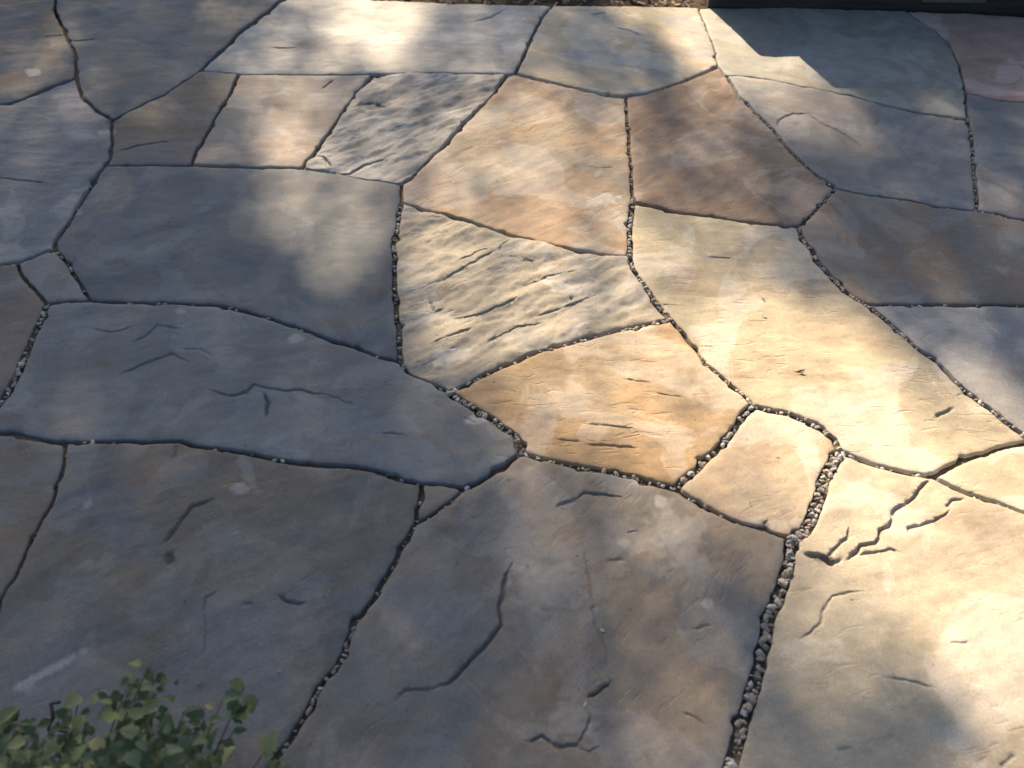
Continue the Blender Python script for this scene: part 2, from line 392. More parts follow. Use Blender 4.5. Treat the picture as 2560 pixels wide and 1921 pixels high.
# (from, to, points between, joint width in mm, gravel 0..1)
CH = [
    ('T1', 'J1', [(137, 15), (140, 38), (150, 55), (162, 80), (172, 105), (185, 128), (190, 150)], 12, 0),
    ('J1', 'M1', [(165, 205), (110, 225), (60, 245), (25, 258), (0, 260), (-120, 262)], 12, 0),
    ('M1', 'L1', [], 12, 0), ('M1', 'T7', [], 12, 0), ('M1', 'M2', [], 12, 0), ('M2', 'M3', [], 12, 0), ('M3', 'B0', [], 12, 0),
    ('J1', 'J2', [(197, 215), (205, 242), (225, 262), (250, 281)], 12, 0),
    ('J2', 'J3', [(300, 290), (330, 275), (370, 254), (410, 238), (450, 210)], 9, 0),
    ('J3', 'T2', [(540, 140), (570, 112), (600, 80), (640, 50), (680, 22), (697, 5)], 18, 0),
    ('J3', 'K1', [(540, 181)], 8, 0), ('K1', 'K2', [(700, 185), (800, 186)], 9, 0), ('K2', 'K3', [(1060, 184), (1200, 184)], 10, 0), ('K3', 'J4', [], 10, 0),
    ('K1', 'K4', [(590, 200), (575, 235), (550, 275), (535, 298), (520, 330), (495, 370), (485, 395)], 11, 0),
    ('J2', 'J5', [(277, 330), (280, 360), (275, 395)], 10, 0),
    ('J5', 'K4', [(350, 412)], 7, 0), ('K4', 'K5', [(560, 415), (650, 418)], 12, 0), ('K5', 'J6', [(800, 428), (850, 434), (920, 446)], 10, 0),
    ('K5', 'K2', [(766, 400), (780, 388), (830, 320), (860, 275), (900, 220), (925, 194)], 12, 0),
    ('J6', 'K3', [(1020, 450), (1050, 420), (1110, 365), (1150, 320), (1200, 270), (1230, 235), (1255, 205)], 13, 0),
    ('J4', 'T3', [(1305, 150), (1320, 115), (1340, 70), (1360, 35)], 13, 0),
    ('J4', 'J7', [(1340, 197), (1420, 217), (1500, 235)], 12, 0), ('J7', 'J8', [(1610, 235), (1660, 220), (1700, 208), (1760, 184)], 13, 0),
    ('J8', 'T4', [(1790, 150), (1785, 120), (1771, 85), (1764, 60), (1750, 32)], 7, .3), ('J8', 'J9', [], 6, 0),
    ('J9', 'J10', [(1850, 190), (1930, 200), (2000, 215), (2050, 225), (2120, 240), (2200, 260), (2280, 278), (2350, 290)], 11, .2),
    ('J10', 'J11', [(2417, 270)], 9, .2), ('J11', 'T5', [(2410, 210), (2400, 165), (2370, 105), (2330, 70), (2290, 45)], 9, 0),
    ('J11', 'N1', [(2440, 236), (2500, 248), (2560, 255)], 9, 0), ('N1', 'R1', [], 12, 0), ('N1', 'T8', [], 12, 0), ('N1', 'N2', [], 12, 0),
    ('J10', 'J12', [(2425, 320), (2430, 350), (2433, 400), (2438, 450), (2445, 500)], 10, .8),
    ('J12', 'J13', [(2400, 524), (2340, 516), (2290, 505), (2240, 497), (2150, 485)], 9, .4),
    ('J12', 'N2', [(2480, 533), (2530, 545), (2560, 550)], 10, .4), ('N2', 'R2', [], 12, 0), ('N2', 'N3', [], 12, 0),
    ('J9', 'J13', [(1830, 212), (1845, 236), (1870, 260), (1890, 285), (1920, 310), (1938, 330), (1965, 362), (2000, 400), (2040, 435), (2070, 455)], 10, .3),
    ('J13', 'J14', [(2075, 485), (2060, 505), (2045, 520), (2025, 542)], 10, .5),
    ('J7', 'J15', [(1566, 280), (1570, 330), (1575, 390), (1578, 440)], 10, .4), ('J15', 'J16', [(1576, 560), (1574, 600)], 16, .9),
    ('J15', 'J14', [(1640, 516), (1700, 530), (1800, 543), (1900, 557), (1970, 565)], 10, 0),
    ('J14', 'J17', [(2010, 600), (2030, 625), (2045, 655), (2065, 680), (2090, 705), (2110, 725), (2140, 748)], 13, .9),
    ('J17', 'N3', [(2200, 762), (2300, 762), (2400, 763), (2540, 762)], 11, .2), ('N3', 'R3', [], 12, 0), ('N3', 'N4', [], 12, 0),
    ('J17', 'J18', [(2188, 778), (2213, 799), (2262, 840), (2287, 864), (2348, 909), (2392, 954), (2421, 980), (2474, 1019), (2527, 1063), (2560, 1087)], 12, .8),
    ('J18', 'J19', [(2560, 1105), (2518, 1114), (2474, 1129), (2400, 1153)], 14, 0), ('J18', 'N4', [], 12, 0), ('N4', 'R4', [], 12, 0), ('N4', 'N5', [], 12, 0),
    ('J19', 'J20', [(2295, 1186), (2230, 1173), (2169, 1155), (2144, 1145)], 13, .3),
    ('J19', 'N5', [(2372, 1212), (2405, 1226), (2441, 1240), (2494, 1259), (2560, 1279)], 11, .2), ('N5', 'R5', [], 12, 0), ('N5', 'B4', [], 12, 0),
    ('J20', 'J21', [(2087, 1100), (2055, 1074), (2026, 1057), (1973, 1033), (1941, 1027)], 14, .9),
    ('J21', 'J22', [(1855, 982), (1823, 960), (1790, 931), (1766, 909), (1741, 876), (1721, 854), (1705, 830)], 12, .8),
    ('J22', 'J16', [(1656, 775), (1628, 736), (1603, 705), (1584, 677)], 13, .8),
    ('J16', 'J23', [(1522, 636), (1440, 625), (1359, 606), (1298, 592), (1237, 575), (1188, 557), (1115, 535), (1074, 527)], 8, 0),
    ('J6', 'J23', [], 10, 0), ('J23', 'J24', [(995, 561), (985, 610), (986, 651), (986, 722), (991, 762), (996, 823), (999, 872)], 13, .6),
    ('J24', 'J25', [(948, 893), (891, 870), (834, 852), (773, 828), (732, 815), (671, 795), (602, 775), (561, 765), (509, 759), (448, 757), (346, 756)], 11, .1),
    ('J25', 'J26', [(163, 754)], 10, 0), ('J25', 'J27', [(220, 742), (203, 711), (187, 687), (163, 652)], 10, .2),
    ('J27', 'J5', [(134, 606), (163, 566), (183, 533), (212, 488), (228, 460), (252, 427)], 11, .1),
    ('J27', 'J28', [(122, 624), (69, 647)], 9, 0), ('J28', 'M2', [(0, 662), (-60, 664)], 10, 0), ('M2', 'L2', [], 12, 0),
    ('J28', 'J26', [(46, 673), (65, 701), (87, 722), (105, 745)], 10, 0),
    ('J26', 'J29', [(108, 785), (94, 811), (81, 836), (65, 880), (53, 905), (43, 933), (24, 966), (8, 992)], 16, .6), ('J29', 'M3', [], 12, 0), ('M3', 'L3', [], 12, 0),
    ('J29', 'J30', [(0, 1080), (41, 1084), (81, 1094), (130, 1104)], 14, 0),
    ('J30', 'J31', [(285, 1106), (309, 1103), (366, 1106), (443, 1105), (488, 1114), (570, 1125), (631, 1134), (692, 1147), (753, 1157), (834, 1165), (900, 1171), (932, 1176), (972, 1188), (1013, 1200)], 13, .1),
    ('J31', 'J32', [(1115, 1216)], 9, 0), ('J32', 'J33', [(1196, 1208), (1237, 1181), (1269, 1161)], 13, .1),
    ('J33', 'J34', [(1351, 1146), (1400, 1156), (1461, 1167), (1522, 1177), (1583, 1190), (1636, 1206)], 15, .3),
    ('J33', 'J35', [(1290, 1088), (1257, 1068), (1229, 1047), (1196, 1027), (1164, 1011), (1143, 994)], 19, 1.),
    ('J35', 'J24', [(1082, 958), (1050, 945), (1021, 933)], 10, .4),
    ('J35', 'J22', [(1155, 962), (1196, 945), (1237, 925), (1278, 907), (1339, 882), (1400, 864), (1461, 848), (1522, 832), (1583, 819), (1644, 807)], 14, .5),
    ('J34', 'J21', [(1701, 1206), (1741, 1173), (1778, 1137), (1811, 1104), (1835, 1072), (1855, 1043)], 16, .6),
    ('J34', 'J36', [(1706, 1230), (1741, 1253), (1782, 1274), (1820, 1294), (1863, 1309), (1924, 1328)], 12, .1),
    ('J36', 'J20', [(2014, 1327), (2026, 1299), (2038, 1270), (2047, 1246), (2058, 1210), (2070, 1180), (2084, 1152)], 26, 1.),
    ('J36', 'B3', [(1976, 1375), (1969, 1421), (1957, 1466), (1940, 1506), (1922, 1551), (1913, 1592), (1904, 1633), (1892, 1685), (1880, 1726), (1868, 1775), (1855, 1816), (1843, 1856), (1831, 1905), (1810, 1990)], 24, 1.),
    ('J31', 'J37', [(1051, 1240), (1044, 1275)], 9, .1), ('J32', 'J37', [(1139, 1243), (1092, 1279), (1060, 1302)], 10, .3),
    ('J37', 'B2', [(1017, 1344), (993, 1397), (972, 1429), (952, 1458), (936, 1490), (907, 1531), (887, 1559), (870, 1596), (860, 1633), (842, 1669), (814, 1698), (793, 1734), (765, 1783), (741, 1816), (720, 1856), (692, 1889), (660, 1950)], 13, .45),
    ('J30', 'B1', [(163, 1120), (158, 1161), (142, 1218), (134, 1255), (110, 1295), (85, 1340), (61, 1392), (37, 1441), (8, 1482), (-30, 1550)], 9, .1),
    ('T0', 'T7', [], 8, 0), ('T7', 'T1', [], 8, 0), ('T1', 'T2', [], 8, 0), ('T2', 'T3', [('g', -.3, 3.605), ('g', 0, 3.578)], 8, 0), ('T3', 'T4', [('g', .45, 3.566)], 8, 0),
    ('T4', 'T5', [('g', 1.0, 3.555), ('g', 1.26, 3.547)], 8, 0), ('T5', 'T8', [('g', 1.62, 3.512), ('g', 1.8, 3.50), ('g', 1.95, 3.466)], 8, 0), ('T8', 'T6', [], 8, 0),
    ('T6', 'R1', [], 8, 0), ('R1', 'R2', [], 8, 0), ('R2', 'R3', [], 8, 0), ('R3', 'R4', [], 8, 0), ('R4', 'R5', [], 8, 0), ('R5', 'B5', [], 8, 0),
    ('B5', 'B4', [], 8, 0), ('B4', 'B3', [], 8, 0), ('B3', 'B2', [], 8, 0), ('B2', 'B1', [], 8, 0), ('B1', 'B0', [], 8, 0), ('B0', 'B00', [], 8, 0),
    ('B00', 'L3', [], 8, 0), ('L3', 'L2', [], 8, 0), ('L2', 'L1', [], 8, 0), ('L1', 'T0', [], 8, 0),
]
def gp(p):
    return np.array(p[1:], float) if p[0] == 'g' else np.array(ground(*p))
NODE = {k: gp(v) for k, v in ND.items()}
def resample(P, step):
    P = np.array(P)
    d = np.r_[0, np.cumsum(np.hypot(*(P[1:] - P[:-1]).T))]
    n = max(2, int(round(d[-1] / step)) + 1)
    t = np.linspace(0, d[-1], n)
    return np.stack([np.interp(t, d, P[:, 0]), np.interp(t, d, P[:, 1])], 1)
CHAIN = []
for k, (a, b, mid, w, gr) in enumerate(CH):
    P = resample([NODE[a]] + [gp(p) for p in mid] + [NODE[b]], 0.009)
    # slight irregular wander of the broken edge, none at the nodes
    d = np.gradient(P, axis=0); d /= np.maximum(np.hypot(d[:, 0], d[:, 1]), 1e-9)[:, None]
    nrm = np.stack([-d[:, 1], d[:, 0]], 1)
    s = np.arange(len(P)) * 0.009
    env = np.minimum(1, np.minimum(np.arange(len(P)), np.arange(len(P))[::-1]) / 4.0)
    P = P + nrm * (fbm(s * 14 + k * 7.7, s * 0 + k * 3.1, 3) * 0.0028 * env)[:, None]
    CHAIN.append(dict(a=a, b=b, P=P, w=w * 0.001, gr=gr))

# faces of the joint network = flagstones
half = {}
for i, c in enumerate(CHAIN):
    for d, (s0, e0) in ((0, (c['a'], c['b'])), (1, (c['b'], c['a']))):
        P = c['P'] if d == 0 else c['P'][::-1]
        q = P[min(4, len(P) - 1)] - P[0]
        half.setdefault(s0, []).append((math.atan2(q[1], q[0]), i, d, e0))
for k in half: half[k].sort()
seen, FACES = set(), []
for i, c in enumerate(CHAIN):
    for d in (0, 1):
        if (i, d) in seen: continue
        loop, cur = [], (i, d)
        while cur not in seen:
            seen.add(cur); loop.append(cur)
            ci, cd = cur
            end = CHAIN[ci]['b'] if cd == 0 else CHAIN[ci]['a']
            L = half[end]
            k = [n for n, h in enumerate(L) if h[1] == ci and h[2] == 1 - cd][0]
            nx = L[k - 1]                       # next clockwise from the way we came: keeps the face on the left
            cur = (nx[1], nx[2])
        P, W = [], []
        for ci, cd in loop:
            Q = CHAIN[ci]['P'] if cd == 0 else CHAIN[ci]['P'][::-1]
            P += list(Q[:-1]); W += [CHAIN[ci]['w'] / 2] * (len(Q) - 1)
        P = np.array(P)
        area = 0.5 * np.sum(P[:, 0] * np.roll(P[:, 1], -1) - np.roll(P[:, 0], -1) * P[:, 1])
        if area > 0:
            FACES.append((P, np.array(W), loop))

def seg_dist(pts, A, B):
    """distance of every pt to nearest of segments A-B, and its index"""
    out = np.full(len(pts), 1e9); idx = np.zeros(len(pts), int)
    AB = B - A; L2 = np.maximum((AB ** 2).sum(1), 1e-12)
    for s0 in range(0, len(pts), 2000):
        p = pts[s0:s0 + 2000, None, :]
        t = np.clip(((p - A) * AB).sum(2) / L2, 0, 1)
        q = A + AB * t[:, :, None]
        dd = np.hypot(p[:, :, 0] - q[:, :, 0], p[:, :, 1] - q[:, :, 1])
        idx[s0:s0 + 2000] = dd.argmin(1); out[s0:s0 + 2000] = dd.min(1)
    return out, idx
def edge_dist(pts, Q):
    """fast distance to a closed outline"""
    D = resample(np.vstack([Q, Q[:1]]), 0.0012)
    kd = KDTree(len(D))
    for i, (x, y) in enumerate(D.tolist()):
        kd.insert((x, y, 0), i)
    kd.balance()
    f = kd.find
    return np.array([f((x, y, 0))[2] for x, y in pts.tolist()])
def inside(pts, poly):
    x, y = pts[:, 0], pts[:, 1]
    r = np.zeros(len(pts), bool)
    x0, y0 = poly[:, 0], poly[:, 1]
    x1, y1 = np.roll(x0, -1), np.roll(y0, -1)
    for i in range(len(poly)):
        if y0[i] == y1[i]: continue
        c = ((y0[i] > y) != (y1[i] > y)) & (x < (x1[i] - x0[i]) * (y - y0[i]) / (y1[i] - y0[i]) + x0[i])
        r ^= c
    return r

# ------------------------------------------------------------------ cracks, ledges, pits traced on the stones: (points, width px, depth mm, step)
FEAT = [
    ([(2323, 1202), (2299, 1222), (2278, 1251), (2262, 1263)], 11, 5, .3), ([(2262, 1263), (2238, 1275), (2230, 1291)], 16, 8, .5),
    ([(2230, 1291), (2226, 1315), (2201, 1325), (2201, 1344), (2189, 1358), (2152, 1364), (2140, 1382), (2118, 1402)], 12, 6, .5),
    ([(2124, 1319), (2120, 1344), (2095, 1364), (2079, 1384), (2067, 1394)], 11, 4, .5), ([(2014, 1386), (2045, 1388), (2066, 1400), (2080, 1408)], 18, 9, .2),
    ([(2080, 1408), (2099, 1400)], 14, 8, .2), ([(2376, 1277), (2348, 1297), (2311, 1311), (2272, 1319), (2272, 1334)], 9, 4, .4),
    ([(2409, 1247), (2380, 1249), (2368, 1267)], 9, 3, .3), ([(2144, 1388), (2189, 1382), (2226, 1374), (2250, 1382)], 10, 3, .4),
    ([(2160, 1478), (2120, 1482), (2081, 1490), (2061, 1527), (2047, 1567), (1998, 1600)], 9, 2, .3), ([(2376, 1610), (2421, 1608)], 10, 3, .2),
    ([(2213, 1694), (2283, 1704), (2335, 1720)], 9, 2, .5), ([(2506, 1916), (2535, 1893)], 12, 4, .2), ([(2100, 1873), (2128, 1872)], 12, 3, .2),
    ([(1392, 1267), (1440, 1247)], 16, 6, .5), ([(1440, 1247), (1461, 1232), (1501, 1236), (1550, 1243)], 10, 3, .5),
    ([(1282, 1409), (1265, 1437), (1257, 1482), (1247, 1523), (1251, 1563), (1225, 1600), (1188, 1637), (1156, 1673), (1123, 1706), (1082, 1724)], 13, 5, .4),
    ([(1082, 1724), (1013, 1726), (989, 1751)], 12, 2.5, .4), ([(1528, 1706), (1501, 1730), (1473, 1744)], 11, 5, .4),
    ([(1477, 1791), (1465, 1824), (1448, 1856)], 9, 3, .3), ([(1448, 1862), (1412, 1867), (1383, 1864)], 18, 7, .4), ([(1383, 1862), (1355, 1840), (1322, 1854)], 12, 4, .4),
    ([(1440, 1871), (1477, 1881), (1497, 1867)], 9, 3, .3), ([(1457, 1360), (1481, 1498), (1489, 1567), (1514, 1620), (1518, 1669)], 10, 1.5, .8),
    ([(1526, 1403), (1558, 1401)], 12, 3, .2), ([(1571, 1333), (1591, 1331)], 10, 3, .2), ([(1733, 1574), (1778, 1563)], 12, 3, .2), ([(1709, 1783), (1758, 1812)], 12, 3, .2),
    ([(533, 1250), (484, 1264), (460, 1289), (439, 1323), (407, 1360)], 14, 4, .5), ([(424, 1390), (426, 1404)], 26, 7, 0), ([(537, 1480), (515, 1498), (511, 1527)], 12, 4, .3),
    ([(696, 1490), (724, 1506), (761, 1508)], 13, 4, .3), ([(612, 1510), (626, 1511)], 14, 4, 0), ([(443, 1112), (440, 1130), (437, 1149)], 14, 4, .3), ([(511, 1527), (514, 1600), (505, 1640)], 8, 1.2, .5),
    ([(297, 935), (338, 917), (387, 897), (431, 882), (468, 905)], 11, 2.5, .5), ([(517, 974), (541, 980), (578, 990), (614, 982), (635, 962), (667, 970), (712, 978), (749, 974), (781, 984), (822, 988)], 11, 3, .5),
    ([(822, 988), (850, 1000), (883, 1013)], 9, 1.5, .5), ([(661, 986), (671, 1011), (665, 1041)], 12, 5, 0), ([(228, 819), (277, 832), (334, 815)], 9, 1.8, .5),
    ([(326, 854), (358, 844), (395, 811), (452, 823)], 9, 2.2, .5), ([(452, 870), (500, 872), (530, 890)], 8, 1.5, .5), ([(952, 1084), (1009, 1090)], 9, 2, .4),
    ([(1943, 317), (1951, 299), (1981, 285), (2022, 285)], 9, 3, .5), ([(2022, 285), (2059, 313), (2091, 326), (2128, 346), (2165, 374)], 9, 3, .5),
    ([(-20, 442), (0, 444), (49, 450), (118, 460)], 8, 3, .5), ([(110, 92), (163, 87)], 5, 3, .4), ([(179, 102), (236, 98)], 6, 3, .4), ([(301, 376), (346, 364), (423, 354)], 8, 3, .5),
    ([(806, 220), (834, 199)], 6, 3, .4), ([(785, 382), (810, 391), (830, 415)], 8, 5, .3), ([(840, 428), (871, 431), (911, 407), (960, 395)], 9, 6, .4), ([(899, 264), (930, 258), (964, 264)], 13, 3, .3),
    ([(1135, 795), (1208, 783), (1278, 754), (1300, 742)], 8, 2.5, .6), ([(1107, 701), (1176, 661), (1237, 628)], 10, 3, .7), ([(1143, 655), (1204, 623), (1230, 618)], 8, 3, .6), ([(1249, 631), (1258, 612), (1273, 598)], 8, 3, .5),
    ([(1274, 645), (1290, 646)], 10, 4, 0), ([(1312, 655), (1332, 654)], 12, 4, 0), ([(1426, 740), (1430, 744)], 9, 5, 0), ([(1075, 750), (1085, 780), (1110, 770)], 10, 3, .6),
    ([(1080, 860), (1130, 840), (1180, 822)], 9, 2.5, .6), ([(1300, 720), (1370, 690), (1440, 680)], 8, 2, .6), ([(1330, 790), (1420, 760), (1500, 730)], 8, 2, .6), ([(1220, 850), (1300, 815), (1360, 800)], 8, 2, .6),
    ([(2340, 1043), (2362, 1030), (2384, 1019)], 13, 4, .3), ([(2392, 990), (2417, 978)], 8, 2.5, .3), ([(1465, 1112), (1530, 1114), (1595, 1120)], 9, 2.5, .5), ([(1461, 1059), (1520, 1066), (1583, 1074)], 8, 2, .4),
    ([(1395, 1100), (1450, 1104)], 7, 1.5, .4), ([(1560, 950), (1620, 958)], 7, 1.5, .4), ([(1640, 985), (1710, 995)], 7, 1.5, .4), ([(1481, 37), (1514, 33)], 6, 4, .3), ([(1538, 69), (1575, 78), (1603, 90)], 6, 4, .4),
    ([(1613, 109), (1622, 109)], 5, 5, 0), ([(1540, 420), (1495, 421), (1465, 415)], 6, 1.2, .4), ([(1911, 795), (1917, 797)], 7, 4, 0), ([(1912, 1306), (1918, 1300)], 10, 5, 0), ([(1945, 1144), (1949, 1144)], 8, 3, 0),
    ([(2012, 745), (2040, 744)], 5, 1.5, .3), ([(1770, 640), (1830, 645)], 6, 2, .4), ([(1640, 760), (1700, 764)], 6, 1.2, .4), ([(1750, 865), (1780, 868)], 6, 2, .4),
    ([(1188, 52), (1230, 42), (1262, 24)], 6, 3, .5), ([(680, 120), (740, 118)], 6, 2, .5), ([(1160, 1045), (1185, 1057)], 6, 2, .3),
]
FEATS = []
for pts, w, dep, stp in FEAT:
    u, v = np.mean([p[0] for p in pts]), np.mean([p[1] for p in pts])
    px = FOCAL / math.hypot(*(np.array(ground(u, v)) - 0), CAM_H)            # pixels per metre there
    Q = resample([np.array(ground(*p)) for p in pts], 0.004)
    s = np.arange(len(Q)) * 0.004
    Q = Q + np.stack([fbm(s * 45 + u, s * 0 + v, 3), fbm(s * 45 + v, s * 0 + u, 3)], 1) * 0.0022
    short = len(Q) * .004 < .05
    FEATS.append((Q, (0.40 if short else 0.46) * w / px, dep * (0.0008 if short else 0.0016), stp))

# pale scuffs and mineral marks: u, v, rx, ry, angle, strength
PALE = [(1510, 500, 34, 15, -8, .75), (1125, 888, 52, 17, -20, .7), (1695, 1345, 46, 95, -28, .24), (1740, 1420, 30, 60, -40, .16), (1185, 1053, 30, 10, -5, .6),
        (1400, 714, 42, 11, 8, .75), (80, 181, 24, 9, 8, .6), (120, 1675, 95, 10, -27, .45), (60, 1715, 30, 14, -20, .3), (600, 1222, 22, 16, -20, .45), (740, 845, 16, 11, 0, .5),
        (455, 778, 16, 8, 0, .3), (220, 1262, 16, 9, 0, .4), (1560, 1360, 14, 10, 0, .35), (1766, 1513, 14, 12, 0, .5), (1590, 1205, 14, 8, 0, .4), (1655, 1255, 16, 14, 0, .5), (1040, 860, 12, 8, 0, .4),
        (20, 640, 50, 30, 0, .3), (170, 515, 40, 22, -30, .25), (30, 545, 30, 60, 0, .22), (270, 330, 20, 8, 0, .4), (1380, 1470, 90, 60, 0, .2), (1440, 1800, 70, 40, 0, .22), (620, 1180, 14, 50, -25, .2)]
STAIN_SHADE = [(2060, 1398, 30, 10, 10, .9), (1120, 735, 40, 45, 0, .35), (930, 265, 34, 11, 0, .6), (425, 1397, 14, 16, 0, .9), (1985, 310, 12, 5, 0, .4), (1310, 645, 26, 7, 10, .5), (1912, 1305, 8, 9, 0, .8),  # dark stains; those over pits and hollows paint the shade in them
         (955, 200, 26, 10, 20, .5), (1120, 310, 26, 8, -40, .5), (1070, 300, 20, 8, -40, .4), (280, 303, 16, 9, 0, .9), (50, 1120, 8, 8, 0, .3), (700, 270, 16, 8, 30, .3), (1110, 640, 36, 9, 0, .4)]

# colours by a point inside the stone: u, v, tint a, tint b, cleft, grain angle, relief
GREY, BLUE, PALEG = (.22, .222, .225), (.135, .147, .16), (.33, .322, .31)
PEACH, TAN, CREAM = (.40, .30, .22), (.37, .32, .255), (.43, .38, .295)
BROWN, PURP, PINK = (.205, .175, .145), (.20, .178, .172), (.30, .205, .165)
STONES = [
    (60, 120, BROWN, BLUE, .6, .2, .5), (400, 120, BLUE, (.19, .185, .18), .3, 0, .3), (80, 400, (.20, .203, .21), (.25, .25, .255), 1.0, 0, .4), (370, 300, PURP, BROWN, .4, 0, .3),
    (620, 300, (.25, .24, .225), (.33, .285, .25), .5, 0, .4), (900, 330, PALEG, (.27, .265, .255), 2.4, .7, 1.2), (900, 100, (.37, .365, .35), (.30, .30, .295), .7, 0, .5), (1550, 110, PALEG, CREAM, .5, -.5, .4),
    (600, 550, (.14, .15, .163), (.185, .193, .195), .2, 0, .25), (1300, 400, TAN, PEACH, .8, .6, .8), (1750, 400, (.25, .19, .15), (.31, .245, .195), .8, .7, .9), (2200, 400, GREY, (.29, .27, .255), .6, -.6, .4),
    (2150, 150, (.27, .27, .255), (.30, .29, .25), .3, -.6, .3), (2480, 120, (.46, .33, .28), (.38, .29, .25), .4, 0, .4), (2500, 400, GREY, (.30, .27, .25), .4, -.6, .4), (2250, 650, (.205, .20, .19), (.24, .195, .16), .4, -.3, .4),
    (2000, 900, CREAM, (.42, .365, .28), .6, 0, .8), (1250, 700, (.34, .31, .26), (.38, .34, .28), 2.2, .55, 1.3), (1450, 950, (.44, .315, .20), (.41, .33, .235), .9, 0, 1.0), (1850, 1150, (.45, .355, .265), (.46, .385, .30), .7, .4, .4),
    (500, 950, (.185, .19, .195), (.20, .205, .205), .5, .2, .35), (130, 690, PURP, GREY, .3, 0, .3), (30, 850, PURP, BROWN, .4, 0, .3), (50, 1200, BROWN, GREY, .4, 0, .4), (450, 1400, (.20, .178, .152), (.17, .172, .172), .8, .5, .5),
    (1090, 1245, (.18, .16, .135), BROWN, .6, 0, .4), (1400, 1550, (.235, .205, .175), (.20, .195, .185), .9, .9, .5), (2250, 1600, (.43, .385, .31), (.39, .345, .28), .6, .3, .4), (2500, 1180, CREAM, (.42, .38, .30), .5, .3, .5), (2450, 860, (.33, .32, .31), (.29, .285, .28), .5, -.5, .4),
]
STONE_LABEL = {
    (2000, 900): "long cream flagstone with fine short ripples", (1090, 1245): "tiny brown grey wedge of flagstone filling a joint corner",
    (1250, 700): "rough tan grey flagstone with diagonal cleft ridges", (900, 330): "rough pale grey flagstone with a heavily riven face",
    (1450, 950): "peach orange flagstone with short horizontal ripples", (2250, 1600): "large cream flagstone split by branching cracks",
    (2480, 120): "pinkish brown flagstone beside the timber raised bed", (1850, 1150): "small pale peach flagstone edged by gravel joints",
    (450, 1400): "large dark grey brown flagstone behind the shrub", (600, 550): "smooth blue grey flagstone half in shade"}
SPT = [(np.array(ground(s[0], s[1])), s) for s in STONES]

# ------------------------------------------------------------------ patio: bedding sand, flagstones
outer = np.array([[-3.2, .28], [3.4, .28], [3.4, 3.44], [-3.2, 3.75]])
patio = add("patio", grid_mesh("bedding", -3.19, 3.39, .29, 3.42, 330, 160, lambda x, y: -0.0135 + 0.003 * fbm(x * 9, y * 9, 4) + 0.0015 * fbm(x * 60, y * 60, 2) + 0.0 * y), M_SAND)
tag(patio, kind="structure")

def ell(pts, lst):
    r = np.zeros(len(pts))
    u, v = picture(pts[:, 0], pts[:, 1])
    for cx, cy, rx, ry, an, st in lst:
        c, s = math.cos(math.radians(an)), math.sin(math.radians(an))
        du, dv = u - cx, v - cy
        a, b = (du * c + dv * s) / rx, (-du * s + dv * c) / ry
        wob = 1 + 0.5 * fbm(u * .035 + cx, v * .035, 3)
        r = np.maximum(r, st * sstep(1.12, 0.80, np.sqrt(a * a + b * b) * wob))
    return r

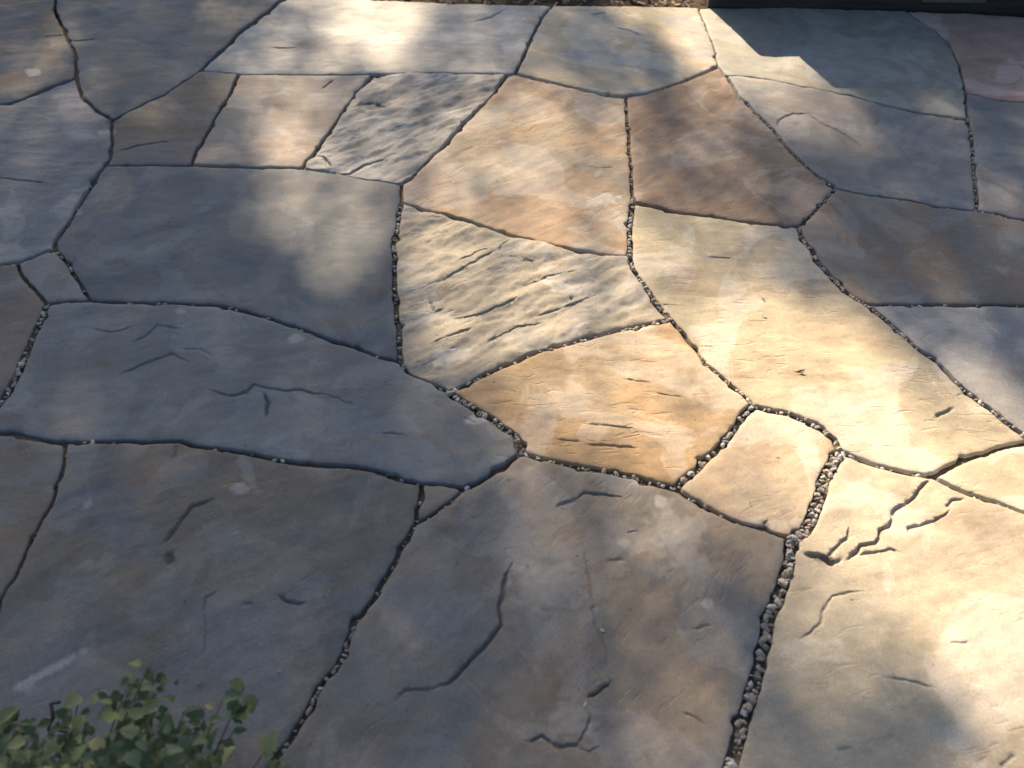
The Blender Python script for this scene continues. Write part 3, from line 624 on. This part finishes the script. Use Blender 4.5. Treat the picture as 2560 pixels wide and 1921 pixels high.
stone_objs = []
for fi, (P, W, loop) in enumerate(FACES):
    A, B = P, np.roll(P, -1, 0)
    # inset outline
    d = np.roll(P, -1, 0) - np.roll(P, 1, 0)
    d /= np.maximum(np.hypot(d[:, 0], d[:, 1]), 1e-9)[:, None]
    nrm = np.stack([-d[:, 1], d[:, 0]], 1)
    s = np.arange(len(P)) * 0.009
    chip = np.maximum(0, fbm(s * 22 + fi * 31.7, s * 0 + fi, 3) - 0.22) * 0.012 + fbm(s * 60 + fi * 11, s * 0 + 5.5, 2) * 0.0016
    ins = W + np.maximum(chip, -0.0018)
    Q = P + nrm * ins[:, None]
    dist, idx = seg_dist(Q, A, B)
    keep = (dist > np.minimum(W[idx], ins) * 0.93) & inside(Q, P)
    Q = Q[keep]
    gap = np.hypot(*(Q - np.roll(Q, 1, 0)).T)
    Q = Q[gap > 0.0025]
    A, B = Q, np.roll(Q, -1, 0)
    # visible in the picture? coarse outside it
    u, v = picture(Q[:, 0], Q[:, 1])
    cen = Q.mean(0)
    vis = (u.max() > -120) & (u.min() < 2680) & (v.min() < 2050)
    best = min(SPT, key=lambda t: np.hypot(*(t[0] - cen)))
    hit = [t for t in SPT if inside(t[0][None], Q)[0]]
    st = (hit[0] if hit else best)[1]
    stp = 0.0062 if vis else 0.03
    lo, hi = Q.min(0), Q.max(0)
    gx, gy = np.meshgrid(np.arange(lo[0], hi[0], stp), np.arange(lo[1], hi[1], stp))
    G = np.stack([gx.ravel(), gy.ravel()], 1)
    G += np.random.default_rng(fi).uniform(-.28, .28, G.shape) * stp
    if vis:
        gu, gv = picture(G[:, 0], G[:, 1])
        off = (gu < -150) | (gu > 2710) | (gv > 2080)
        G = G[~off | (np.random.default_rng(fi + 99).random(len(G)) < 0.08)]
    G = G[inside(G, Q)]
    dg = edge_dist(G, Q)
    G = G[dg > (0.008 if vis else 0.02)]
    rings = []
    dq = np.roll(Q, -1, 0) - np.roll(Q, 1, 0)
    dq /= np.maximum(np.hypot(dq[:, 0], dq[:, 1]), 1e-9)[:, None]
    nq = np.stack([-dq[:, 1], dq[:, 0]], 1)
    if vis:
        for r in (0.0009, 0.0035):
            R = Q + nq * r
            dr, _ = seg_dist(R, A, B)
            rings.append(R[(dr > r * .9) & inside(R, Q)])
    feats = [f for f in FEATS if inside(f[0][len(f[0]) // 2][None], P)[0]]
    fp = []
    for FQ, hw, dep, step in feats:
        fd = np.gradient(FQ, axis=0); fd /= np.maximum(np.hypot(fd[:, 0], fd[:, 1]), 1e-9)[:, None]
        fn = np.stack([-fd[:, 1], fd[:, 0]], 1)
        for k in (-1.25, -1.0, -.5, 0, .5, 1.0, 1.25):
            fp.append(FQ + fn * hw * k)
    extra = np.concatenate([G] + rings)
    if fp:
        fp = np.concatenate(fp)
        fp = fp[inside(fp, Q)]
        df, _ = seg_dist(fp, A, B)
        fp = fp[df > .006]
        extra = np.concatenate([extra, fp])
    allp = np.concatenate([Q, extra])
    res = delaunay_2d_cdt([Vector(p) for p in allp], [], [list(range(len(Q)))], 1, 1e-5)
    V2 = np.array([(p.x, p.y) for p in res[0]])
    tri = [f for f in res[2]]
    # heights
    sd = fi * 13.7
    x, y = V2[:, 0] + sd, V2[:, 1] - sd
    cl, ang, rel = st[4], st[5], st[6]
    c, s_ = math.cos(ang), math.sin(ang)
    gx_, gy_ = (x * c + y * s_), (-x * s_ + y * c) * 2.6
    z = 0.0022 * perlin(x * 2.3, y * 2.3) + 0.0011 * fbm(x * 7, y * 7, 4)
    wx = fbm(x * 6, y * 6, 3) * .05
    n = fbm((gx_ + wx) * 3.2, (gy_ + wx) * 3.2, 5, .55) * (2.0 + 1.3 * cl)
    fl = np.floor(n); fr = n - fl
    z += (fl + sstep(0.0, 0.22, fr)) * 0.0010 * (0.35 + 0.75 * cl) + fr * 0.0004 * cl
    z += 0.0007 * cl * fbm(gx_ * 14, gy_ * 14, 4)
    r2 = np.random.default_rng(fi + 500)
    tilt = r2.uniform(-1, 1, 2) * 0.0035
    z += (V2 - cen) @ tilt + r2.uniform(-.0015, .0015)
    crack_shade = np.zeros(len(V2))  # soil colour painted along cracks, standing in for shade that reads too faintly
    for FQ, hw, dep, step in feats:
        m = np.hypot(V2[:, 0] - FQ[:, 0].mean(), V2[:, 1] - FQ[:, 1].mean()) < np.hypot(*(FQ - FQ.mean(0)).T).max() + .06
        if not m.any(): continue
        pts = V2[m]
        dd, ix = seg_dist(pts, FQ[:-1], FQ[1:])
        t = (ix + .5) / max(1, len(FQ) - 1)
        tap = np.minimum(1, np.minimum(t, 1 - t) * 6 + .25) if len(FQ) > 8 else 1.0
        fd = FQ[ix + 1] - FQ[ix]
        side = np.sign(fd[:, 0] * (pts[:, 1] - FQ[ix][:, 1]) - fd[:, 1] * (pts[:, 0] - FQ[ix][:, 0]))
        hw = hw * (.35 + .65 * tap) * (1 + .35 * fbm(pts[:, 0] * 40, pts[:, 1] * 40, 2))
        groove = np.clip(1.02 - dd / hw, 0, 1) ** .55
        ledge = np.where(side * np.sign(fd[:, 0] + 1e-9) < 0, np.clip(1 - dd / .05, 0, 1) ** 1.5, 0) * step * .35
        z[m] -= dep * tap * np.maximum(groove * .9, ledge)
        crack_shade[m] = np.maximum(crack_shade[m], tap * np.clip(1.15 - dd / hw, 0, 1) * min(.7, dep / .010))
    db = edge_dist(V2, Q)
    r = 0.0035
    z -= np.where(db < r, 0.0026 * (1 - np.sqrt(np.clip(1 - (1 - db / r) ** 2, 0, 1))), 0)
    z -= 0.0010 * np.clip(1 - db / .022, 0, 1) ** 2
    # boundary loop -> sides
    cnt = {}
    for f in tri:
        for i in range(len(f)):
            e = (f[i], f[(i + 1) % len(f)])
            cnt[e] = 1
    bnd = [e for e in cnt if (e[1], e[0]) not in cnt]
    bv = sorted({i for e in bnd for i in e})
    low = {i: len(V2) + k for k, i in enumerate(bv)}
    V3 = np.concatenate([np.c_[V2 - cen, z], np.c_[V2[bv] - cen, np.full(len(bv), -.042)]])
    F = list(tri) + [(e[1], e[0], low[e[0]], low[e[1]]) for e in bnd]
    me = mesh_from("flagstone", V3, F)
    pal = np.concatenate([ell(V2, PALE), np.zeros(len(bv))])
    dark_val = np.concatenate([np.maximum(ell(V2, STAIN_SHADE), crack_shade), np.zeros(len(bv))])
    a = me.attributes.new("pale", 'FLOAT', 'POINT'); a.data.foreach_set("value", pal.astype(np.float32))
    a = me.attributes.new("stain", 'FLOAT', 'POINT'); a.data.foreach_set("value", dark_val.astype(np.float32))
    o = add("flagstone", me, M_STONE, patio, (cen[0], cen[1], 0))
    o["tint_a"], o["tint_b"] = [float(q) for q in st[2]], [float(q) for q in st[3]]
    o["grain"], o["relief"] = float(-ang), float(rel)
    if hit and st[:2] in STONE_LABEL:
        o["label"] = STONE_LABEL[st[:2]]
    stone_objs.append(o)

# ------------------------------------------------------------------ gravel in the joints
def pebble_mesh(k):
    bm = bmesh.new()
    bmesh.ops.create_icosphere(bm, subdivisions=1 if k % 3 else 2, radius=0.5)
    rr = random.Random(k)
    for _ in range(7):            # knock flats on it
        n = Vector((rr.gauss(0, 1), rr.gauss(0, 1), rr.gauss(0, 1))).normalized()
        h = rr.uniform(.28, .42)
        for v in bm.verts:
            dd = v.co.dot(n)
            if dd > h: v.co -= n * (dd - h)
    for v in bm.verts:
        v.co.x *= 1.25; v.co.z *= .8
    m = bpy.data.meshes.new("pebble")
    bm.to_mesh(m); bm.free()
    m.materials.append(M_PEBBLE)
    return m
PM = [pebble_mesh(k) for k in range(8)]
PMV = [(np.array([v.co[:] for v in m.vertices]), [tuple(p.vertices) for p in m.polygons]) for m in PM]
peb = []
rp = random.Random(3)
for ci, c in enumerate(CHAIN):
    if c['gr'] <= 0: continue
    P = c['P']; w = c['w']
    u, v = picture(P[:, 0], P[:, 1])
    if u.max() < -50 or u.min() > 2620: continue
    L = len(P) * .009
    n = int(L * c['gr'] * (200 + 9500 * w))
    for _ in range(n):
        i = rp.randrange(len(P))
        # clumps: gravel lies thick in some places, thin in others
        if fbm(np.array([i * .06 + ci * 5.1]), np.array([ci * 2.2]), 2)[0] < rp.uniform(-.9, .35) - .35 * (c['gr'] - .5): continue
        size = min(rp.choice((.005, .006, .008, .010, .013, .016)) * rp.uniform(.8, 1.2), w * .8 + .003)
        j = min(i + 1, len(P) - 1); d = P[j] - P[j - 1]
        nn = np.array([-d[1], d[0]]) / max(np.hypot(*d), 1e-9)
        q = P[i] + nn * rp.uniform(-.5, .5) * max(w - size * .7, .001)
        uu, vv = picture(q[0], q[1])
        if not (-30 < uu < 2590 and -30 < vv < 1960): continue
        z = -.0120 + size * rp.uniform(.3, .55) + rp.choice((0, .002, .005)) * (1 if c['gr'] > .7 else .3)
        peb.append((size, q[0], q[1], z, rp.uniform(0, 6.28), rp.uniform(-.6, .6), rp.randrange(8)))
# stray grit lying on the stones
for _ in range(60):
    uu, vv = rp.uniform(0, 2560), rp.uniform(60, 1920)
    q = ground(uu, vv); sz = rp.choice((.002, .0025, .003, .004))
    peb.append((sz, q[0], q[1], .0005, rp.uniform(0, 6), 0, rp.randrange(8)))
peb.sort(key=lambda t: -t[0] / math.hypot(t[1], t[2], 1.5))
for s, x, y, z, a, b, k in peb[:280]:
    o = add("pebble", PM[k], None, patio, (x, y, z))
    o.scale = (s, s * .85, s * .8); o.rotation_euler = (b, b * .7, a)
V, F = [], []
for s, x, y, z, a, b, k in peb[280:]:
    vs, fs = PMV[k]
    R = np.array((Matrix.Translation((x, y, z)) @ Euler((b, b * .7, a)).to_matrix().to_4x4() @ Matrix.Diagonal((s, s * .85, s * .8, 1))))
    base = len(V)
    V += list(vs @ R[:3, :3].T + R[:3, 3])
    F += [tuple(base + i for i in f) for f in fs]
gv = add("joint_gravel", mesh_from("joint_gravel", V, F, False), M_PEBBLE, patio)
tag(gv, kind="stuff")

# ------------------------------------------------------------------ planting bed beyond the far edge, wood chips
bed = add("planting_bed", grid_mesh("planting_bed", -3.6, 4.2, 3.40, 5.2, 260, 60,
          lambda x, y: np.where(y < 3.56 + .0 * x, -.03, -.022) + .014 * fbm(x * 5, y * 5, 4) + .006 * fbm(x * 30, y * 30, 2)), M_SOIL)
tag(bed, kind="structure")
V, F = [], []
rc = random.Random(9)
for _ in range(900):
    x = rc.uniform(-1.2, 2.4); y = rc.uniform(3.60 - .03 * x, 3.95)
    l, w, h = rc.uniform(.012, .045), rc.uniform(.005, .014), rc.uniform(.003, .006)
    R = Matrix.Translation((x, y, -.012 + rc.uniform(0, .012))) @ Euler((rc.uniform(-.5, .5), rc.uniform(-.5, .5), rc.uniform(0, 6))).to_matrix().to_4x4()
    base = len(V)
    for sx in (-1, 1):
        for sy in (-1, 1):
            for sz in (-1, 1):
                V.append(R @ Vector((sx * l / 2 * (1 if sy > 0 else .8), sy * w / 2, sz * h / 2)))
    F += [tuple(base + i for i in f) for f in ((0, 1, 3, 2), (4, 6, 7, 5), (0, 4, 5, 1), (2, 3, 7, 6), (0, 2, 6, 4), (1, 5, 7, 3))]
ch = add("wood_chip_mulch", mesh_from("wood_chip_mulch", V, F, False), M_CHIP)
tag(ch, "tan and brown wood chip mulch strewn along the far patio edge", "mulch", kind="stuff")

# ------------------------------------------------------------------ dark timber raised bed standing at the far edge (its stepped end casts the crisp shadow)
rb = bpy.data.objects.new("timber_raised_bed", None); COL.objects.link(rb)
rb.location = (0.757, 3.562, -0.03); rb.rotation_euler = (0, 0, math.radians(-1.4))
tag(rb, "dark stained timber raised bed with a stepped end at the far patio edge", "raised bed")
for k in range(3):
    x0 = 0.0 if k < 2 else 0.134
    L = 2.6 - x0
    me = box_mesh("sleeper", L, .12, .163, .004, .0008, 2, 6)
    o = add("sleeper", me, M_TIMBER, rb, (x0 + L / 2, .06 + (0.0 if k % 2 == 0 else .002), k * .165))
st_ = add("metal_strap", box_mesh("metal_strap", .24, .004, .018, .001), M_METAL, rb, (.93, -.0025, .055))  # added strip standing in for a light highlight along the plank edge

# ------------------------------------------------------------------ shrub leaning in at the lower left
def leaf_mesh(k, L=1.0):
    rr = random.Random(k + 40)
    lobes = (k % 2 == 0)
    out = []
    n = 9
    for i in range(n + 1):
        t = i / n
        w = math.sin(math.pi * t ** .75) * .36 + (.10 if lobes else .05) * (1 - t) * (1 if i % 2 else -1)
        out.append((t, max(w, .012 if 0 < t < 1 else .0)))
    V, F = [], []
    for t, w in out:
        zc = -.22 * t * t
        for sgn in (-1, 0, 1):
            V.append((sgn * w, t, zc + (abs(sgn) * w * .45) + rr.uniform(-.015, .015)))
    for i in range(n):
        for j in range(2):
            a = i * 3 + j
            F.append((a, a + 1, a + 4, a + 3))
    m = mesh_from("leaf", V, F)
    m.materials.append(M_SHRUB)
    return m
LM = [leaf_mesh(k) for k in range(5)]
shrub = bpy.data.objects.new("garden_shrub", None); COL.objects.link(shrub)
shrub.location = (-.62, .12, -.05)
tag(shrub, "low leafy green shrub with small yellowish leaves leaning over the shaded flagstones", "shrub")
def at_height(u, v, h):
    x, y = (u - 1280.0) / FOCAL, (960.5 - v) / FOCAL
    dn = math.sin(PITCH) - y * math.cos(PITCH); fw = math.cos(PITCH) + y * math.sin(PITCH)
    t = (CAM_H - h) / dn
    return Vector((x * t, fw * t, h))
TIPS = [(20, 1800, .16), (90, 1840, .2), (180, 1805, .15), (230, 1870, .24), (315, 1745, .20), (372, 1690, .22), (395, 1790, .22), (350, 1850, .30), (460, 1810, .16), (480, 1885, .24),
        (560, 1765, .14), (585, 1850, .18), (660, 1905, .15), (140, 1905, .26), (30, 1900, .26), (290, 1915, .28), (610, 1740, .12), (420, 1900, .3), (200, 1760, .13), (700, 1925, .14)]
rs = random.Random(21)
nleaf = 0
for ti, (u, v, h) in enumerate(TIPS):
    tip = at_height(u, v - 22, h) - shrub.location
    b0 = Vector((rs.uniform(-.10, .10), rs.uniform(-.05, .06), -.005))
    ctrl = b0 * .4 + tip * .35 + Vector((0, -.02, h * .75))
    pts = [(1 - t) ** 2 * b0 + 2 * t * (1 - t) * ctrl + t * t * tip for t in [i / 9 for i in range(10)]]
    V, F = tube(pts, [.0038 * (1 - .75 * i / 9) for i in range(10)], 5)
    add("stem", mesh_from("stem", V, F), M_STEM, shrub)
    n = 14
    for k in range(n):
        t = rs.uniform(.72, 1.0) if k else 1.0
        p = (1 - t) ** 2 * b0 + 2 * t * (1 - t) * ctrl + t * t * tip + Vector((rs.uniform(-1, 1), rs.uniform(-1, 1), rs.uniform(-.8, .5))) * (.022 if k else 0)
        o = add("leaf", LM[rs.randrange(5)], None, shrub, p)
        s = rs.uniform(.017, .036)
        o.scale = (s * rs.uniform(.8, 1.2), s, s)
        o.rotation_euler = (rs.uniform(-.5, .7), rs.uniform(-.6, .6), rs.uniform(-3.14, 3.14))
        nleaf += 1
# the many smaller leaves deeper in it
V, F = [], []
for _ in range(460):
    u, v, h = rs.choice(TIPS[:10] + TIPS[13:16])
    p = at_height(u + rs.gauss(0, 45), v + rs.uniform(-5, 110), max(.05, h * rs.uniform(.5, 1.0))) - shrub.location
    R = Matrix.Translation(p) @ Euler((rs.uniform(-.6, .8), rs.uniform(-.7, .7), rs.uniform(-3.14, 3.14))).to_matrix().to_4x4() @ Matrix.Scale(rs.uniform(.010, .022), 4)
    m = LM[rs.randrange(5)]
    base = len(V)
    V += [R @ w.co for w in m.vertices]
    F += [tuple(base + i for i in f.vertices) for f in m.polygons]
tag(add("small_leaves", mesh_from("small_leaves", V, F), M_SMALL, shrub), kind="stuff")
# bare brown twig among its leaves
pts = [at_height(150, 1755, .1), at_height(128, 1760, .11), at_height(133, 1795, .10), at_height(120, 1825, .09), at_height(165, 1830, .09)]
V, F = tube([p - shrub.location for p in pts], [.003, .0035, .0035, .003, .002], 5)
add("twig", mesh_from("twig", V, F), M_STEM, shrub)

# ------------------------------------------------------------------ small things lying on the stones
def crumb(name, u, v, size, k, mat, label, cat, zs=.5):
    q = ground(u, v)
    m = PM[k].copy(); m.materials.clear(); m.materials.append(mat)
    o = add(name, m, None, None, (q[0], q[1], size * .22 * zs + .001))
    o.scale = (size, size * .8, size * zs); o.rotation_euler = (0, 0, k * 1.3)
    return tag(o, label, cat)
crumb("stone_chip", 1462, 1764, .011, 1, M_PEBBLE, "small pale stone chip lying beside a crack in the brown grey flagstone", "stone chip")
crumb("stone_chip", 1505, 1578, .009, 2, M_PEBBLE, "small light stone chip on the middle of the brown grey flagstone", "stone chip")
crumb("stone_chip", 500, 1710, .007, 4, M_PEBBLE, "tiny pale stone chip on the dark flagstone just past the shrub", "stone chip")
crumb("stone_chip", 698, 1681, .009, 5, M_PEBBLE, "pale stone chip on the dark flagstone near its gravel joint", "stone chip")
def dry_leaf(u, v, size, rot, label):
    q = ground(u, v)
    V = [(0, 0, .1), (.6, .22, .12), (1.0, 0.05, .30), (.62, -.3, .05), (.2, -.18, .0), (.55, 0, .02), (-.35, .08, .12)]
    F = [(0, 5, 1), (5, 2, 1), (5, 3, 2), (4, 3, 5), (0, 4, 5), (6, 4, 0)]
    m = mesh_from("dry_leaf", V, F, False)
    m.materials.append(M_DRY)
    o = add("dry_leaf", m, None, None, (q[0], q[1], .0015))
    o.scale = (size,) * 3; o.rotation_euler = (0, 0, rot)
    return tag(o, label, "leaf")
dry_leaf(1990, 932, .021, .1, "small dark dry leaf scrap on the long cream flagstone")
dry_leaf(1911, 754, .010, 2.0, "tiny brown leaf crumb on the long cream flagstone near its gravel joint")

# ------------------------------------------------------------------ unseen tall trees towards the sun; crowns shaped to cast the wanted shade
TG = np.array([  # share of sun reaching the patio on a 160 px lattice of the patio plane
    [.02, .02, .03, .03, .14, .55, .95, .45, .22, .15, .65, 1.0, .9, .5, .2, .1, .1],
    [.10, .10, .09, .03, .25, .40, .45, .35, .30, .13, .08, .75, .9, .6, .12, .10, .10],
    [.10, .09, .03, .04, .12, .55, .32, .45, .58, .58, .38, .27, .25, .45, .08, .10, .06],
    [.06, .04, .03, .03, .10, .42, .36, .46, .52, .54, .42, .32, .16, .05, .06, .15, .28],
    [.03, .03, .03, .03, .05, .15, .11, .35, .52, .58, .58, .52, .30, .06, .06, .10, .18],
    [.02, .02, .02, .02, .02, .03, .04, .35, .52, .62, .68, .74, .68, .52, .22, .08, .04],
    [.02, .02, .02, .02, .02, .02, .04, .18, .52, .68, .78, .84, .94, .90, .84, .62, .12],
    [.01, .01, .01, .01, .01, .02, .04, .10, .30, .52, .66, .76, .88, .98, 1.0, .98, .85],
    [.01, .01, .01, .01, .01, .01, .02, .05, .13, .28, .34, .50, .60, 1.0, 1.0, 1.0, 1.0],
    [.01, .01, .01, .01, .01, .01, .02, .03, .11, .20, .28, .28, .22, .80, 1.0, 1.0, 1.0],
    [.01, .01, .01, .01, .01, .01, .01, .03, .10, .17, .20, .21, .18, .32, .62, .90, 1.0],
    [.01, .01, .01, .01, .01, .01, .01, .02, .05, .11, .19, .24, .19, .18, .22, .52, .95],
    [.01, .01, .01, .01, .01, .01, .01, .02, .03, .09, .17, .21, .19, .14, .10, .18, .55]])
def sunlit(X, Y):
    u, v = picture(X, Y)
    a, b = np.clip(u / 160, 0, 15.999), np.clip(v / 160, 0, 11.999)
    i, j = a.astype(int), b.astype(int)
    fa, fb = a - i, b - j
    return (TG[j, i] * (1 - fa) + TG[j, i + 1] * fa) * (1 - fb) + (TG[j + 1, i] * (1 - fa) + TG[j + 1, i + 1] * fa) * fb
def capsule(u, v, a, b, r0, r1):
    """1 inside a stroke from a to b, falling to 0 between r0 and r1"""
    ax, ay = a; dx, dy = b[0] - ax, b[1] - ay
    t = np.clip(((u - ax) * dx + (v - ay) * dy) / (dx * dx + dy * dy), 0, 1)
    return sstep(r1, r0, np.hypot(u - ax - dx * t, v - ay - dy * t))
STROKES = [
    ((600, 110), (780, 150), 35, 80, .14), ((1080, 60), (1270, 130), 50, 100, .18), ((850, 165), (1050, 160), 20, 60, .22), ((2010, 1540), (2060, 1650), 30, 90, .18), ((1580, 1285), (1880, 1335), 30, 120, .34), ((60, 330), (150, 450), 80, 150, .01),
    ((2120, 245), (2440, 262), 45, 85, .02), ((1960, 270), (2060, 300), 50, 120, .30), ((2430, 1800), (2480, 1900), 30, 90, .45), ((1800, 380), (1880, 430), 30, 100, .05),
    ((1690, 330), (1860, 440), 50, 130, .10), ((1120, 600), (1180, 850), 60, 120, .46), ((1350, 650), (1300, 800), 60, 120, .55), ((1850, 850), (2100, 960), 80, 170, .95), ((1720, 50), (1775, 120), 40, 80, 1.0),
    ((2250, 1350), (2500, 1450), 120, 220, 1.0), ((1720, 1480), (1870, 1560), 40, 130, .10),  # light and shade patches shaped into the crowns, by where they fall: from, to, inner and outer radius, share of sun
    ((1400, 30), (1660, 190), 35, 95, .03), ((1380, 60), (1430, 130), 30, 70, .05), ((700, 210), (690, 380), 45, 110, .36), ((470, 250), (560, 400), 60, 110, .02),
    ((740, 450), (850, 590), 40, 170, .50), ((330, 560), (560, 700), 100, 220, .01), ((920, 40), (960, 60), 50, 130, .95), ((560, 60), (640, 120), 30, 80, .10),
    ((1960, 420), (2120, 480), 40, 100, .02), ((2120, 560), (2400, 640), 60, 130, .02), ((1620, 160), (1560, 210), 20, 60, .05), ((1780, 130), (1960, 180), 40, 90, 1.0),
    ((2050, 1840), (2330, 1870), 90, 190, .02), ((1960, 1640), (2060, 1760), 40, 110, .12), ((2480, 800), (2600, 860), 60, 130, .02), ((1850, 450), (1940, 500), 30, 90, .10),
    ((2280, 240), (2420, 400), 60, 110, .03), ((150, 130), (60, 170), 40, 90, .10), ((60, 300), (160, 290), 40, 100, .06), ((300, 150), (250, 230), 20, 70, .05)]
def sun_share(X, Y):
    u, v = picture(X, Y)
    T = sunlit(X, Y) ** 1.45
    for a, b, r0, r1, t in STROKES:
        k = capsule(u, v, a, b, r0, r1)
        T = T * (1 - k) + t * k
    return T
gx0, gx1, gy0, gy1 = -4.5, 4.5, -0.6, 5.0
LEAF_L, LEAF_W = 0.06, 0.04
OD = 4.8
proj = LEAF_L * LEAF_W * .5 * .5                # mean area across the sunbeam
NMAX = int(OD * (gx1 - gx0) * (gy1 - gy0) * math.sin(SUN_ELEV) / proj)
k = np.arange(NMAX) + 1.0
X = gx0 + (gx1 - gx0) * ((k * 0.8191725134) % 1); Y = gy0 + (gy1 - gy0) * ((k * 0.6710436067) % 1)
T = sun_share(X, Y)
keep = ((k * 0.5497004779) % 1) < np.clip(-np.log(np.clip(T, .0085, .999)), 0, OD) / OD
X, Y = X[keep], Y[keep]
X, Y = X + rng.normal(0, .022, len(X)), Y + rng.normal(0, .035, len(Y))
S = rng.uniform(10.5, 14.5, len(X))
C = np.stack([X, Y, np.zeros_like(X)], 1) + S[:, None] * np.array(TO_SUN)
tree_id = (X > 0).astype(int)
D1 = rng.normal(size=(len(C), 3)); D1 /= np.linalg.norm(D1, axis=1)[:, None]
D2 = np.cross(D1, rng.normal(size=(len(C), 3))); D2 /= np.linalg.norm(D2, axis=1)[:, None]
names = ["tall leafy shade tree beyond the mulch bed, clear of the timber raised bed",
         "tall leafy shade tree standing behind the timber raised bed"]
for t in range(2):
    m = tree_id == t
    c, a, b = C[m], D1[m] * LEAF_L / 2, D2[m] * LEAF_W / 2
    V = np.concatenate([c - a, c + b, c + a, c - b])
    n = len(c)
    F = np.stack([np.arange(n), np.arange(n) + n, np.arange(n) + 2 * n, np.arange(n) + 3 * n], 1)
    cm = np.array([0, 2.2, 0]) + np.array([(-2.9, 2.9)[t], 0, 0]) + 12.5 * np.array(TO_SUN)
    away = np.flatnonzero(np.abs(X[m]) > 2.3)          # limbs reach only the outer crown, keeping their shadows off the view
    root = bpy.data.objects.new("shade_tree", None); COL.objects.link(root)
    root.location = (cm[0], cm[1] + 1.0, -.055)
    tag(root, names[t], "tree", "tall trees shading the patio")
    off = np.array(root.location)
    add("crown", mesh_from("crown", V - off, F, False), M_CROWN, root)
    top = Vector(cm - off)
    V, F = tube([(0, 0, -.1), (.05, 0, 1.6), (-.05, .1, 3.4), tuple(top * .8 + Vector((0, .1, 0))), tuple(top + Vector((0, 0, 1.2)))], [.26, .21, .18, .12, .04], 12)
    add("trunk", mesh_from("trunk", V, F), M_BARK, root)
    for k in range(9):
        a0 = Vector((0, .08, 2.6 + .33 * k))
        tgt = Vector(c[rng.choice(away)] - off)
        mid = (a0 + tgt) / 2 + Vector((0, 0, .25))
        V, F = tube([a0, mid, tgt], [.05, .032, .010], 6)
        add("limb", mesh_from("limb", V, F), M_BARK, root)
print("stones", len(stone_objs), "pebbles", len(peb), "leaves", nleaf, "crown leaves", len(C))
